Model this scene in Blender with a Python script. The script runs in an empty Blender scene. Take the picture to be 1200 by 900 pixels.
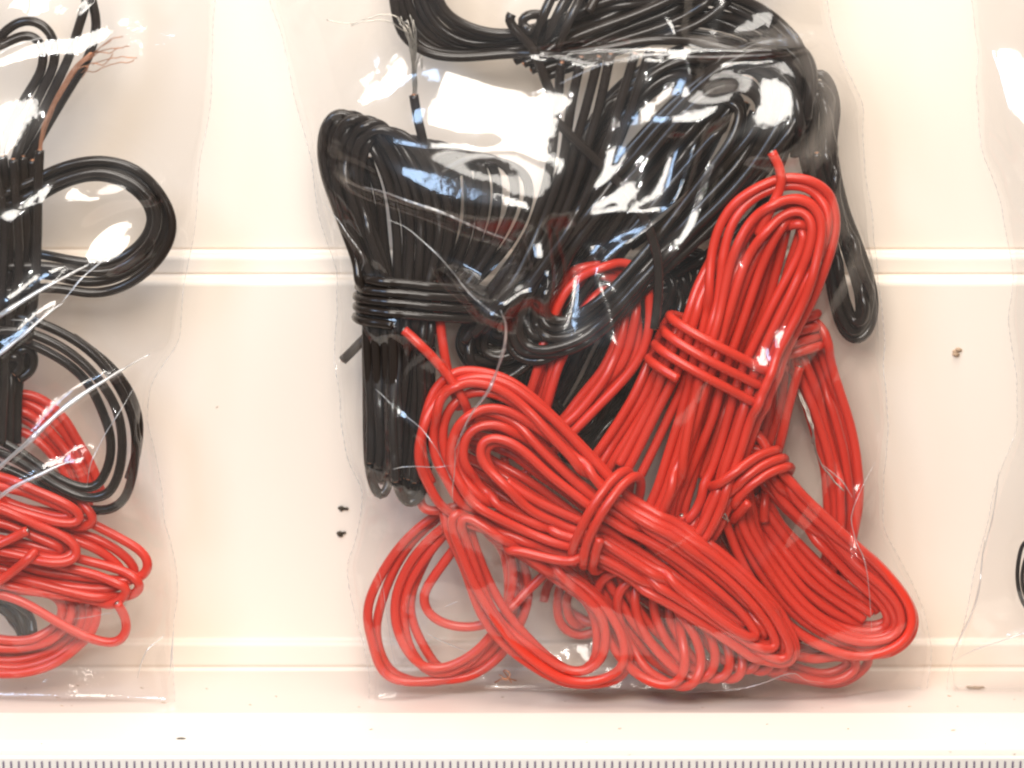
import bpy, math, random
import numpy as np
from mathutils import Vector
from mathutils.kdtree import KDTree

random.seed(7); rng = np.random.RandomState(7)
scn = bpy.context.scene
col = scn.collection
scn.unit_settings.scale_length = 0.01          # 1 unit = 1 cm

# ------------------------------------------------------------------ camera geometry
TH = math.radians(14); CS, SN = math.cos(TH), math.sin(TH)
D = 50.0; PXU = 90.0
Fv = np.array([0, CS, -SN]); Uv = np.array([0, SN, CS]); Rv = np.array([1.0, 0, 0])
def ray(px, py): return Fv*D + Rv*((px-600)/PXU) + Uv*((450-py)/PXU)
CAM = -1.02*ray(600, 785) + np.array([0, -0.12, 0])
def at(px, py, y):
    """world point seen at photograph pixel (px,py) lying on the upright plane Y = y"""
    r = ray(px, py); t = (y-CAM[1])/r[1]
    return CAM + t*r
def floor_at(px, py, z=0.0):
    r = ray(px, py); t = (z-CAM[2])/r[2]
    return CAM + t*r
WR = 0.0625                                     # wire radius, cm
def lean(z):                                    # the plane the bags lean along
    return -(1.22 - 0.05*np.clip(z, 0, 12))
def pt(px, py, d=0.0):
    y = -1.0
    for _ in range(4):
        p = at(px, py, y); y = lean(p[2]) - d
    return at(px, py, y)

# ------------------------------------------------------------------ materials
def mat(name):
    m = bpy.data.materials.new(name); m.use_nodes = True
    nt = m.node_tree; nt.nodes.clear()
    return m, nt, nt.nodes, nt.links
def pvc(name, colr, rough, var=0.12, sub=0.0, spec=0.5):
    m, nt, N, L = mat(name)
    o = N.new('ShaderNodeOutputMaterial'); b = N.new('ShaderNodeBsdfPrincipled')
    tc = N.new('ShaderNodeTexCoord')
    n1 = N.new('ShaderNodeTexNoise'); n1.inputs['Scale'].default_value = 1.3; n1.inputs['Detail'].default_value = 4
    rp = N.new('ShaderNodeMix'); rp.data_type = 'RGBA'
    rp.inputs[6].default_value = (*[c*(1-var) for c in colr], 1)
    rp.inputs[7].default_value = (*[min(1, c*(1+var)) for c in colr], 1)
    n2 = N.new('ShaderNodeTexNoise'); n2.inputs['Scale'].default_value = 34; n2.inputs['Detail'].default_value = 3
    bp = N.new('ShaderNodeBump'); bp.inputs['Strength'].default_value = 0.12; bp.inputs['Distance'].default_value = 0.008
    mr = N.new('ShaderNodeMapRange'); mr.inputs['To Min'].default_value = rough-0.06; mr.inputs['To Max'].default_value = rough+0.1
    L.new(tc.outputs['Object'], n1.inputs['Vector']); L.new(tc.outputs['Object'], n2.inputs['Vector'])
    L.new(n1.outputs['Fac'], rp.inputs[0]); L.new(rp.outputs[2], b.inputs['Base Color'])
    L.new(n2.outputs['Fac'], bp.inputs['Height']); L.new(bp.outputs['Normal'], b.inputs['Normal'])
    L.new(n1.outputs['Fac'], mr.inputs['Value']); L.new(mr.outputs['Result'], b.inputs['Roughness'])
    b.inputs['Specular IOR Level'].default_value = spec
    if sub:
        b.inputs['Subsurface Weight'].default_value = sub
        b.inputs['Subsurface Radius'].default_value = (0.08, 0.02, 0.015)
        b.inputs['Subsurface Scale'].default_value = 1.0
    L.new(b.outputs[0], o.inputs[0])
    return m
M_RED = pvc('red_pvc', (0.62, 0.036, 0.018), 0.29, 0.12)
M_BLACK = pvc('black_pvc', (0.019, 0.0135, 0.0105), 0.17, 0.25, spec=0.4)
def metal(name, c, r):
    m, nt, N, L = mat(name)
    o = N.new('ShaderNodeOutputMaterial'); b = N.new('ShaderNodeBsdfPrincipled')
    n = N.new('ShaderNodeTexNoise'); n.inputs['Scale'].default_value = 8
    mx = N.new('ShaderNodeMix'); mx.data_type = 'RGBA'
    mx.inputs[6].default_value = (*c, 1); mx.inputs[7].default_value = (*[x*0.6 for x in c], 1)
    L.new(n.outputs['Fac'], mx.inputs[0]); L.new(mx.outputs[2], b.inputs['Base Color'])
    b.inputs['Metallic'].default_value = 0.9; b.inputs['Roughness'].default_value = r
    L.new(b.outputs[0], o.inputs[0]); return m
M_COPPER = metal('copper', (0.58, 0.27, 0.15), 0.4)
M_TIN = metal('tinned_copper', (0.62, 0.57, 0.50), 0.3)
def plastic_white(name, c, rough, dirt=0.5):
    m, nt, N, L = mat(name)
    o = N.new('ShaderNodeOutputMaterial'); b = N.new('ShaderNodeBsdfPrincipled')
    tc = N.new('ShaderNodeTexCoord')
    n = N.new('ShaderNodeTexNoise'); n.inputs['Scale'].default_value = 0.35; n.inputs['Detail'].default_value = 5
    mx = N.new('ShaderNodeMix'); mx.data_type = 'RGBA'
    mx.inputs[6].default_value = (*c, 1); mx.inputs[7].default_value = (c[0]*0.97, c[1]*0.945, c[2]*0.92, 1)
    # faint scuffs and specks of dirt
    v = N.new('ShaderNodeTexNoise'); v.inputs['Scale'].default_value = 9.0; v.inputs['Detail'].default_value = 6; v.inputs['Roughness'].default_value = 0.7
    rp = N.new('ShaderNodeValToRGB'); rp.color_ramp.elements[0].position = 0.70; rp.color_ramp.elements[0].color = (0,0,0,1)
    rp.color_ramp.elements[1].position = 0.78; rp.color_ramp.elements[1].color = (1,1,1,1)
    ml = N.new('ShaderNodeMath'); ml.operation = 'MULTIPLY'; ml.inputs[1].default_value = dirt
    mx2 = N.new('ShaderNodeMix'); mx2.data_type = 'RGBA'; mx2.inputs[7].default_value = (0.42, 0.33, 0.26, 1)
    bn = N.new('ShaderNodeTexNoise'); bn.inputs['Scale'].default_value = 14; bn.inputs['Detail'].default_value = 4
    bp = N.new('ShaderNodeBump'); bp.inputs['Strength'].default_value = 0.12; bp.inputs['Distance'].default_value = 0.01
    for q in (n, v, bn): L.new(tc.outputs['Object'], q.inputs['Vector'])
    L.new(n.outputs['Fac'], mx.inputs[0]); L.new(mx.outputs[2], mx2.inputs[6])
    L.new(v.outputs['Fac'], rp.inputs[0]); L.new(rp.outputs[0], ml.inputs[0]); L.new(ml.outputs[0], mx2.inputs[0])
    L.new(mx2.outputs[2], b.inputs['Base Color']); L.new(bn.outputs['Fac'], bp.inputs['Height']); L.new(bp.outputs[0], b.inputs['Normal'])
    b.inputs['Roughness'].default_value = rough; b.inputs['Specular IOR Level'].default_value = 0.5
    L.new(b.outputs[0], o.inputs[0]); return m
M_WALL = plastic_white('cream_plastic', (0.84, 0.742, 0.645), 0.58, 0.05)
M_FLOOR = plastic_white('cream_floor_plastic', (0.78, 0.665, 0.59), 0.20, 0.3)
M_RIM = plastic_white('cream_rim_plastic', (0.88, 0.835, 0.75), 0.35, 0.2)
M_RULER = plastic_white('ruler_white', (0.85, 0.80, 0.74), 0.3, 0.03)
M_TABLE = pvc('table_top', (0.10, 0.085, 0.07), 0.6, 0.3)
M_CRUMB = pvc('crumb_dark', (0.05, 0.035, 0.02), 0.7, 0.4)
M_CRUMB2 = pvc('crumb_brown', (0.42, 0.29, 0.19), 0.7, 0.3)

def film_mat(name, haze, rough, base=0.085):
    m, nt, N, L = mat(name)
    o = N.new('ShaderNodeOutputMaterial')
    tr = N.new('ShaderNodeBsdfTransparent'); tr.inputs[0].default_value = (0.996, 0.994, 0.992, 1)
    df = N.new('ShaderNodeBsdfDiffuse'); df.inputs[0].default_value = (0.86, 0.86, 0.88, 1)
    tl = N.new('ShaderNodeBsdfTranslucent'); tl.inputs[0].default_value = (0.86, 0.86, 0.88, 1)
    ds = N.new('ShaderNodeMixShader'); ds.inputs[0].default_value = 0.4
    L.new(df.outputs[0], ds.inputs[1]); L.new(tl.outputs[0], ds.inputs[2])
    gl = N.new('ShaderNodeBsdfGlossy'); gl.inputs['Roughness'].default_value = rough; gl.inputs[0].default_value = (1, 1, 1, 1)
    lw = N.new('ShaderNodeLayerWeight'); lw.inputs['Blend'].default_value = 0.5
    p = N.new('ShaderNodeMath'); p.operation = 'POWER'; p.inputs[1].default_value = 5.0
    mr = N.new('ShaderNodeMapRange'); mr.inputs['To Min'].default_value = base; mr.inputs['To Max'].default_value = 0.75
    L.new(lw.outputs['Facing'], p.inputs[0]); L.new(p.outputs[0], mr.inputs['Value'])
    tc = N.new('ShaderNodeTexCoord')
    nz = N.new('ShaderNodeTexNoise'); nz.inputs['Scale'].default_value = 0.8; nz.inputs['Detail'].default_value = 5
    hz = N.new('ShaderNodeMapRange'); hz.inputs['From Min'].default_value = 0.35; hz.inputs['From Max'].default_value = 0.7
    hz.inputs['To Min'].default_value = haze*0.25; hz.inputs['To Max'].default_value = haze
    L.new(tc.outputs['Object'], nz.inputs['Vector']); L.new(nz.outputs['Fac'], hz.inputs['Value'])
    m1 = N.new('ShaderNodeMixShader'); L.new(hz.outputs['Result'], m1.inputs[0]); L.new(tr.outputs[0], m1.inputs[1]); L.new(ds.outputs[0], m1.inputs[2])
    g2 = N.new('ShaderNodeBsdfGlossy'); g2.inputs['Roughness'].default_value = 0.36
    gm = N.new('ShaderNodeMixShader'); gm.inputs[0].default_value = 0.22; L.new(gl.outputs[0], gm.inputs[1]); L.new(g2.outputs[0], gm.inputs[2])
    m2 = N.new('ShaderNodeMixShader'); L.new(mr.outputs['Result'], m2.inputs[0]); L.new(m1.outputs[0], m2.inputs[1]); L.new(gm.outputs[0], m2.inputs[2])
    bn = N.new('ShaderNodeTexNoise'); bn.inputs['Scale'].default_value = 3.5; bn.inputs['Detail'].default_value = 4
    bp = N.new('ShaderNodeBump'); bp.inputs['Strength'].default_value = 0.30; bp.inputs['Distance'].default_value = 0.03
    L.new(tc.outputs['Object'], bn.inputs['Vector']); L.new(bn.outputs['Fac'], bp.inputs['Height']); L.new(bp.outputs[0], gl.inputs['Normal'])
    L.new(m2.outputs[0], o.inputs[0]); return m
M_FILM = film_mat('clear_film', 0.016, 0.075, 0.070)
M_CREASE_GLINT = film_mat('crease_glint', 0.25, 0.30, 0.35)  # whiter, shinier film for the added crease highlight tubes
M_SEAM_GLINT = film_mat('film_seam_glint', 0.35, 0.2, 0.12)

# ------------------------------------------------------------------ helpers
def tag(o, label=None, cat=None, group=None, kind=None):
    if label: o['label'] = label
    if cat: o['category'] = cat
    if group: o['group'] = group
    if kind: o['kind'] = kind
    return o
def mesh_obj(name, V, Fc, m, parent=None, smooth=True):
    me = bpy.data.meshes.new(name); me.from_pydata([tuple(v) for v in V], [], Fc)
    me.materials.append(m)
    if smooth: me.polygons.foreach_set('use_smooth', [True]*len(me.polygons))
    me.update()
    o = bpy.data.objects.new(name, me); col.objects.link(o)
    if parent is not None:
        o.parent = parent; o.matrix_parent_inverse = parent.matrix_world.inverted()
    return o
def empty(name, loc):
    o = bpy.data.objects.new(name, None); o.empty_display_size = 0.3
    o.location = tuple(loc); col.objects.link(o)
    o.matrix_world.translation = Vector(tuple(loc))
    return o
class MB:
    def __init__(s): s.V = []; s.F = []
    def tube(s, P, r, n=10, round_end=True):
        P = np.asarray(P); k = len(P)
        T = np.gradient(P, axis=0); T /= np.linalg.norm(T, axis=1)[:, None]+1e-12
        u = np.cross(T[0], [0.3, 1, 0.2]); u /= np.linalg.norm(u)
        rr = np.full(k, r) if np.isscalar(r) else np.asarray(r)
        b = len(s.V); ang = np.arange(n)*2*math.pi/n; ca, sa = np.cos(ang)[:, None], np.sin(ang)[:, None]
        for i in range(k):
            u = u - T[i]*np.dot(u, T[i]); u /= np.linalg.norm(u)+1e-12
            w = np.cross(T[i], u)
            s.V.extend((P[i] + rr[i]*(ca*u + sa*w)).tolist())
        for i in range(k-1):
            for j in range(n):
                a = b+i*n+j; c = b+i*n+(j+1) % n
                s.F.append((a, c, c+n, a+n))
        s.F.append(tuple(b+j for j in range(n))[::-1]); s.F.append(tuple(b+(k-1)*n+j for j in range(n)))
    def box(s, x0, x1, y0, y1, z0, z1):
        b = len(s.V)
        s.V += [(x0,y0,z0),(x1,y0,z0),(x1,y1,z0),(x0,y1,z0),(x0,y0,z1),(x1,y0,z1),(x1,y1,z1),(x0,y1,z1)]
        s.F += [tuple(b+i for i in f) for f in ((0,3,2,1),(4,5,6,7),(0,1,5,4),(1,2,6,5),(2,3,7,6),(3,0,4,7))]
    def build(s, name, m, parent=None, smooth=True): return mesh_obj(name, s.V, s.F, m, parent, smooth)

def catmull(P, closed, step=None, nper=14):
    P = [np.array(p, float) for p in P]; n = len(P); out = []
    segs = n if closed else n-1
    for i in range(segs):
        if closed: a, b, c, d = P[(i-1) % n], P[i], P[(i+1) % n], P[(i+2) % n]
        else:
            a = P[i-1] if i > 0 else 2*P[0]-P[1]
            b, c = P[i], P[i+1]; d = P[i+2] if i+2 < n else 2*P[-1]-P[-2]
        for k in range(nper):
            t = k/nper
            out.append(0.5*((2*b)+(-a+c)*t+(2*a-5*b+4*c-d)*t*t+(-a+3*b-3*c+d)*t**3))
    if not closed: out.append(P[-1])
    return np.array(out)
def resample(P, ds):
    L = np.r_[0, np.cumsum(np.linalg.norm(np.diff(P, axis=0), axis=1))]
    n = max(4, int(L[-1]/ds)+1); s = np.linspace(0, L[-1], n)
    return np.stack([np.interp(s, L, P[:, i]) for i in range(3)], 1)
def smooth_noise(n, wl, amp, r=rng):
    k = max(3, int(n/wl)+3); c = r.uniform(-1, 1, k)
    x = np.linspace(0, k-1.001, n); i = x.astype(int); t = x-i; t = t*t*(3-2*t)
    return amp*(c[i]*(1-t)+c[np.minimum(i+1, k-1)]*t)
def p3(q, d0): return (q[0], q[1], (q[2] if len(q) > 2 else 0)+d0)

CH = []     # every wire centre line: dict(P=world points, key=(bundle, part))
def add_chain(pp, key, jit=2.0, dj=0.03):
    """pp: (n,3) array of px, py, d -> world chain"""
    n = len(pp)
    pp = pp.copy()
    pp[:, 0] += smooth_noise(n, 16, jit); pp[:, 1] += smooth_noise(n, 16, jit); pp[:, 2] += smooth_noise(n, 20, dj)
    W = np.array([pt(*q) for q in pp[::2]])
    if len(W) < 4: W = np.array([pt(*q) for q in pp])
    CH.append(dict(P=resample(W, 0.06), key=key))
def spiral(key, outer, inner, n, d=0.0, dspread=0.15, jit=2.2, seed=0, cross=0.17):
    """one continuous wire wound n times between an outer and an inner loop"""
    r = np.random.RandomState(seed+11)
    O = catmull([p3(q, 0) for q in outer], True); I = catmull([p3(q, 0) for q in inner], True)
    m = len(O); order = np.linspace(0, 1, n)
    order = np.clip(order+r.uniform(-1, 1, n)*(0.16 if n > 4 else 0), 0, 1); order[0] = 0
    fn = smooth_noise(m*n, m*0.17, cross if n > 4 else cross*0.4, r)
    offs = r.uniform(-1, 1, n+1)
    parts = []
    for k in range(n):
        a = order[k]; b = order[min(k+1, n-1)]
        t = np.linspace(0, 1, m, endpoint=False)[:, None]
        s = np.clip((t-0.75)/0.25, 0, 1); s = s*s*(3-2*s)
        f = np.clip(a+(b-a)*s+fn[k*m:(k+1)*m, None], -0.04, 1.06)
        Q = O*(1-f)+I*f
        dd = offs[k]*(1-s[:, 0])+offs[k+1]*s[:, 0]
        Q[:, 2] += d+dd*dspread
        sh = r.uniform(-1, 1, 2)*jit*1.3
        w = np.sin(np.linspace(0, math.pi, m))
        Q[:, 0] += sh[0]*w; Q[:, 1] += sh[1]*w
        parts.append(Q)
    add_chain(np.concatenate(parts), key, jit)
def strands(key, A, B, n, d=0.0, dspread=0.12, jit=2.5, seed=0):
    """n open lengths of the same bundle spread between path A and path B"""
    r = np.random.RandomState(seed+5)
    PA = catmull([p3(q, 0) for q in A], False); PB = catmull([p3(q, 0) for q in B], False)
    if len(PA) != len(PB):
        u_ = np.linspace(0, len(PB)-1, len(PA)); PB = np.stack([np.interp(u_, np.arange(len(PB)), PB[:, i]) for i in range(3)], 1)
    for k in range(n):
        f = (k+r.uniform(-.15, .15))/max(1, n-1) if n > 1 else 0
        Q = PA*(1-f)+PB*f; Q[:, 2] += d+r.uniform(-1, 1)*dspread
        add_chain(Q, key, jit)
def single(key, A, d=0.0, jit=1.0):
    Q = catmull([p3(q, 0) for q in A], False); Q[:, 2] += d; add_chain(Q, key, jit, 0.02)
def wrap(key, cx, cy, rx, ang, n, pitch, d0, dr, seed=0, bow=0):
    """binding turns round a bundle: px centre, half width, tilt of the turn in the picture, pitch along the bundle axis"""
    r = np.random.RandomState(seed+3)
    m = 44*n+40; t = np.linspace(-1.3, 2*math.pi*n+1.3, m)
    ax = np.array([math.cos(ang), math.sin(ang)]); pn = np.array([-ax[1], ax[0]])
    u = -np.cos(t)*rx; dep = np.sin(t)
    adv = (t/(2*math.pi)-n/2)*pitch + bow*np.sin(t)
    Q = np.zeros((m, 3)); Q[:, 0] = cx+u*ax[0]+adv*pn[0]; Q[:, 1] = cy+u*ax[1]+adv*pn[1]; Q[:, 2] = d0+dep*dr
    add_chain(Q, key, 1.2, 0.015)

BUNDLES = {}   # key -> (name, label, material, group)
def bundle(key, label, m, group): BUNDLES[key] = (label, m, group)
GC = 'wire bundles in the middle bag'; GL = 'wire bundles in the left bag'
exec_order = []
# ================================================================== middle bag, black wire
bundle('K1', 'black wire bundle standing upright at the left of the middle bag, bound round its waist', M_BLACK, GC)
strands(('K1', 'wire'),
  [(437,540),(433,480),(430,400),(424,330),(396,252),(378,198),(377,160),(386,136),(399,130),(415,138),(432,165),(452,210),(464,270),(466,330),(462,400),(457,480),(452,560)],
  [(468,560),(468,480),(466,400),(458,330),(436,265),(421,208),(428,168),(444,152),(466,154),(491,173),(516,215),(526,270),(512,330),(503,400),(500,480),(492,560)], 7, d=0.42, dspread=0.10, jit=2.2, seed=1)
strands(('K1', 'wire'), [(432,380),(431,480),(436,560),(446,586),(456,565),(462,480),(462,380)], [(440,380),(440,480),(442,555),(447,574),(451,555),(453,480),(453,380)], 2, d=0.30, dspread=0.05, jit=1, seed=13)
strands(('K1', 'wire'), [(466,380),(465,480),(466,565),(480,592),(496,568),(502,480),(502,380)], [(474,380),(474,480),(474,560),(481,578),(488,560),(492,480),(492,380)], 3, d=0.34, dspread=0.05, jit=1, seed=14)
strands(('K1', 'wire'), [(404,190),(416,250),(440,330),(446,420),(446,540)], [(432,185),(446,240),(458,330),(470,420),(474,540)], 4, d=0.12, dspread=0.06, jit=2, seed=16)
single(('K1', 'wire'), [(390,182),(384,160),(387,147),(398,141),(415,145),(432,156),(448,175)], 0.25)
strands(('K1', 'wire'), [(425,165),(450,150),(475,175),(492,240),(492,330),(470,400)], [(520,215),(575,190),(618,205),(612,260),(560,330),(500,390)], 9, d=0.0, dspread=0.15, jit=3, seed=2)
strands(('K1', 'wire'), [(455,165),(470,230),(480,330),(455,430),(450,540)], [(560,200),(560,270),(535,330),(490,400),(490,550)], 7, d=-0.25, dspread=0.12, jit=4, seed=12)
wrap(('K1', 'binding'), 492, 352, 76, math.radians(4), 4, 12, 0.22, 0.42, bow=3)
single(('K1', 'wire'), [(402,423),(418,407),(436,389),(470,372),(520,365)], -0.1)
bundle('K2', 'black wire coil sweeping across the top of the middle bag with a short bound tail', M_BLACK, GC)
strands(('K2', 'wire'),
  [(453,-60),(458,0),(470,38),(495,62),(540,70),(600,60),(680,62),(770,48),(860,60),(925,100),(935,160)],
  [(505,-60),(515,0),(545,30),(590,42),(640,30),(710,5),(780,-15),(860,-10),(920,25),(947,80),(942,140)],
  9, d=-0.05, dspread=0.3, jit=4, seed=3)
strands(('K2', 'wire'), [(600,70),(680,30),(770,-10),(880,-60)], [(640,90),(720,60),(830,20),(900,-60)], 5, d=0.1, dspread=0.15, seed=8)
wrap(('K2', 'binding'), 662, 20, 48, math.radians(118), 3, -15, 0.1, 0.38, bow=5)
single(('K2', 'binding'), [(600,16),(590,22),(600,32),(618,45),(632,72),(640,98),(648,118)], 0.42)
single(('K2', 'binding'), [(640,20),(620,14),(606,30),(625,38)], 0.40)
bundle('K3', 'large black wire hank running diagonally through the middle bag above the red loops', M_BLACK, GC)
spiral(('K3', 'wire'),
  [(880,55),(800,110),(715,205),(640,300),(602,362),(595,395),(612,415),(655,409),(705,385),(762,325),(830,262),(900,190),(938,130),(948,85),(925,52)],
  [(820,115),(775,165),(722,230),(682,280),(652,322),(636,352),(640,374),(662,378),(702,352),(746,305),(792,248),(838,192),(864,152),(868,125),(852,110)],
  12, d=0.20, dspread=0.20, jit=2.5, seed=4)
spiral(('K3', 'wire'),
  [(800,60),(720,110),(660,200),(610,290),(555,370),(535,405),(548,432),(590,440),(640,405),(700,330),(760,250),(830,170),(870,110),(860,70)],
  [(770,100),(720,160),(675,230),(630,300),(590,355),(572,385),(580,400),(600,395),(640,350),(690,280),(740,215),(790,150),(815,120),(800,100)],
  11, d=-0.12, dspread=0.22, jit=3, seed=5)
strands(('K3', 'wire'), [(820,90),(780,160),(740,210),(700,250)], [(930,150),(900,230),(840,290),(780,330)], 9, d=-0.35, dspread=0.12, jit=4, seed=7)
strands(('K3', 'wire'), [(660,70),(652,130),(640,220),(600,320),(545,400)], [(760,60),(730,150),(700,220),(660,290),(600,370)], 6, d=0.38, dspread=0.08, seed=6)
single(('K3', 'wire'), [(650,140),(675,165),(705,195),(742,235),(765,280),(773,330),(768,385)], 0.62)
bundle('K5', 'black wire bundle wedged behind the red wire in the middle of the bag', M_BLACK, GC)
spiral(('K5', 'wire'),
  [(640,520),(600,480),(560,440),(600,400),(700,340),(780,290),(840,300),(820,360),(770,430),(720,500),(680,540)],
  [(660,490),(640,465),(620,440),(650,415),(710,370),(770,330),(790,335),(780,370),(740,420),(700,470),(680,500)],
  9, d=-0.42, dspread=0.14, jit=5, seed=9)
strands(('K5', 'wire'), [(690,360),(665,410),(640,460),(610,500)], [(790,380),(760,430),(725,490),(690,550)], 9, d=-0.40, dspread=0.1, jit=4, seed=15)
bundle('K4', 'slim black wire hank hanging down the right edge of the middle bag', M_BLACK, GC)
spiral(('K4', 'wire'),
  [(934,186),(943,120),(955,84),(970,92),(979,130),(974,175),(986,240),(1006,290),(1022,340),(1023,378),(1003,400),(986,382),(974,340),(966,290),(957,235),(945,205)],
  [(955,172),(955,125),(960,108),(966,118),(966,170),(972,205),(980,255),(993,300),(1006,340),(1009,366),(1003,380),(996,362),(987,325),(978,290),(968,235),(960,205)],
  4, d=-0.25, dspread=0.18, jit=2.0, seed=10)
bundle('K6', 'black wire end with frayed silver strands near the top of the middle bag', M_BLACK, GC)
single(('K6', 'wire'), [(485,112),(491,145),(498,180),(506,230)], 0.30)
# ================================================================== middle bag, red wire
bundle('A', 'red wire hank bound by three turns, reaching highest in the middle bag', M_RED, GC)
spiral(('A', 'wire'),
  [(748,640),(772,575),(795,500),(810,440),(828,370),(838,290),(855,248),(885,222),(925,208),(962,216),(979,248),(975,292),(956,340),(925,400),(893,470),(872,530),(852,590),(828,638),(790,668)],
  [(800,600),(818,545),(838,490),(852,440),(876,375),(903,312),(922,280),(934,268),(940,268),(944,276),(938,295),(915,340),(892,385),(868,440),(852,495),(837,545),(822,590),(810,612),(801,615)],
  9, d=0.42, dspread=0.14, jit=2.0, seed=20)
strands(('A', 'wire'), [(888,275),(872,330),(850,400),(828,480),(800,560)], [(950,262),(935,320),(905,390),(872,470),(838,560)], 6, d=0.12, dspread=0.08, jit=3, seed=23)
strands(('A', 'wire'), [(846,284,-.4),(832,306,-.15),(812,350),(795,400),(765,470),(725,545)], [(852,288,-.4),(839,308,-.15),(830,360),(812,410),(790,470),(745,560)], 3, d=0.35, dspread=0.1, seed=21)
strands(('A', 'wire'), [(790,370),(760,430),(720,500),(690,545)], [(800,400),(790,440),(750,510),(715,560)], 4, d=0.05, dspread=0.1, seed=22)
wrap(('A', 'binding'), 834, 424, 71, math.radians(26), 3, 19, 0.36, 0.42, bow=4)
single(('A', 'wire'), [(905,178),(914,195),(918,212),(905,240),(888,275)], 0.50)
bundle('B', 'red wire hank slanting across the front of the middle bag, bound by two turns', M_RED, GC)
spiral(('B', 'wire'),
  [(507,568),(494,535),(500,490),(516,455),(546,438),(592,447),(642,486),(700,545),(740,588),(800,618),(858,662),(905,712),(934,764),(924,779),(885,764),(830,727),(770,692),(705,657),(640,642),(572,616),(525,596)],
  [(585,565),(568,548),(560,530),(566,515),(582,512),(610,524),(652,560),(692,592),(724,612),(778,646),(826,684),(866,718),(882,738),(878,742),(856,727),(815,696),(766,662),(712,628),(657,604),(622,588),(600,575)],
  9, d=0.66, dspread=0.14, jit=2.0, seed=30)
strands(('B', 'wire'), [(548,490,-.4),(600,492),(650,535),(700,585),(760,625),(820,670)], [(540,545,-.4),(590,585),(640,610),(700,640),(765,680),(820,718)], 8, d=0.34, dspread=0.08, jit=3, seed=31)
wrap(('B', 'binding'), 713, 609, 62, math.radians(-62), 2, 13, 0.60, 0.42, bow=-14)
single(('B', 'binding'), [(690,650),(660,657),(625,650),(600,638,-.2),(575,622,-.6)], 0.80)
single(('B', 'wire'), [(473,386),(492,402),(512,424),(530,446),(545,470),(552,500)], 0.62)
single(('B', 'wire'), [(508,330),(512,370),(520,410),(527,445),(540,480)], 0.48)
bundle('C', 'red wire hank pointing down to the right corner of the middle bag', M_RED, GC)
spiral(('C', 'wire'),
  [(848,560),(852,612),(885,682),(935,738),(998,766),(1045,758),(1068,738),(1064,705),(1022,655),(972,610),(932,572),(905,535),(882,503),(858,515)],
  [(876,570),(882,612),(912,660),(952,704),(1000,734),(1034,740),(1046,730),(1034,708),(1000,676),(960,636),(922,598),(902,570),(887,550),(876,556)],
  8, d=0.22, dspread=0.18, jit=2.4, seed=40)
strands(('C', 'wire'), [(890,575),(925,625),(975,675),(1030,715)], [(870,600),(900,655),(945,705),(1000,735)], 5, d=-0.05, dspread=0.08, jit=3, seed=41)
wrap(('C', 'binding'), 882, 566, 45, math.radians(-38), 3, 13, 0.22, 0.40, bow=-8)
bundle('E', 'red wire bundle curving down the right side of the middle bag below the black hank', M_RED, GC)
strands(('E', 'wire'),
  [(930,330),(950,365),(966,400),(985,460),(1004,530),(1008,580),(998,640),(985,690)],
  [(895,350),(912,390),(925,430),(948,490),(966,550),(970,610),(968,650),(960,690)], 7, d=-0.28, dspread=0.15, seed=50)
strands(('E', 'wire'), [(905,400),(905,470),(885,540),(870,600)], [(938,430),(922,490),(905,550),(890,610)], 3, d=-0.05, seed=51)
wrap(('E', 'binding'), 928, 398, 38, math.radians(-18), 4, 12, -0.2, 0.32, bow=2)
bundle('F', 'red wire loops showing through behind the black diagonal hank in the middle bag', M_RED, GC)
spiral(('F', 'wire'),
  [(590,540),(625,450),(640,370),(668,322),(715,306),(752,330),(760,380),(742,430),(702,478),(650,530),(610,560)],
  [(640,500),(655,430),(668,380),(690,352),(712,345),(728,360),(728,390),(714,425),(690,458),(665,490),(650,505)],
  6, d=0.06, dspread=0.12, jit=3.5, seed=60)
bundle('Dl', 'loose red wire loops hanging open at the lower left of the middle bag', M_RED, GC)
spiral(('Dl', 'wire'),
  [(520,600),(470,643),(441,695),(433,742),(448,784),(490,798),(545,790),(592,762),(618,705),(606,640),(560,598)],
  [(535,615),(500,655),(480,705),(485,750),(512,780),(545,778),(580,745),(600,700),(596,650),(575,615),(552,606)],
  5, d=0.10, dspread=0.15, jit=4.5, seed=70)
single(('Dl', 'wire'), [(490,575),(492,597),(505,602),(530,595),(560,580)], 0.3)
single(('Dl', 'wire'), [(535,640),(508,675),(495,703),(510,727),(545,736),(580,727),(620,690),(650,660)], 0.2)
bundle('D2', 'pair of long red wire loops drooping to the floor below the slanting red hank', M_RED, GC)
spiral(('D2', 'wire'),
  [(522,600),(540,662),(565,722),(602,768),(650,797),(692,806),(730,800),(741,765),(725,728),(690,690),(640,655),(575,615)],
  [(548,605),(562,655),(590,712),(630,757),(668,784),(692,782),(703,755),(700,725),(684,698),(648,670),(608,645),(572,618)],
  4, d=0.48, dspread=0.14, jit=3.5, seed=71)
bundle('G', 'row of round red wire loops side by side on the floor under the slanting hank', M_RED, GC)
ell = []
for j in range(8):
    cx = 746+j*19; dy = 5*math.sin(j*2.1)
    for a in np.linspace(0, 2*math.pi, 11)[:-1]:
        q = j+a/(2*math.pi); u, v = math.cos(a), math.sin(a)
        ell.append((746+q*19+u*(57-2.5*q)+v*16, 736+dy+v*(66-2.5*q)+u*20, 0.34-0.04*q+0.10*math.sin(a+1)))
single(('G', 'wire'), [(ell[0][0]-20, ell[0][1]-60, -0.3)]+ell, 0.2, 2.0)
strands(('G', 'wire'), [(668,650),(690,690),(712,735),(740,775),(780,800)], [(720,660),(735,690),(760,730),(800,765),(835,785)], 4, d=0.30, seed=72)
bundle('H', 'low red wire loops resting on the floor under the right hank of the middle bag', M_RED, GC)
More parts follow.
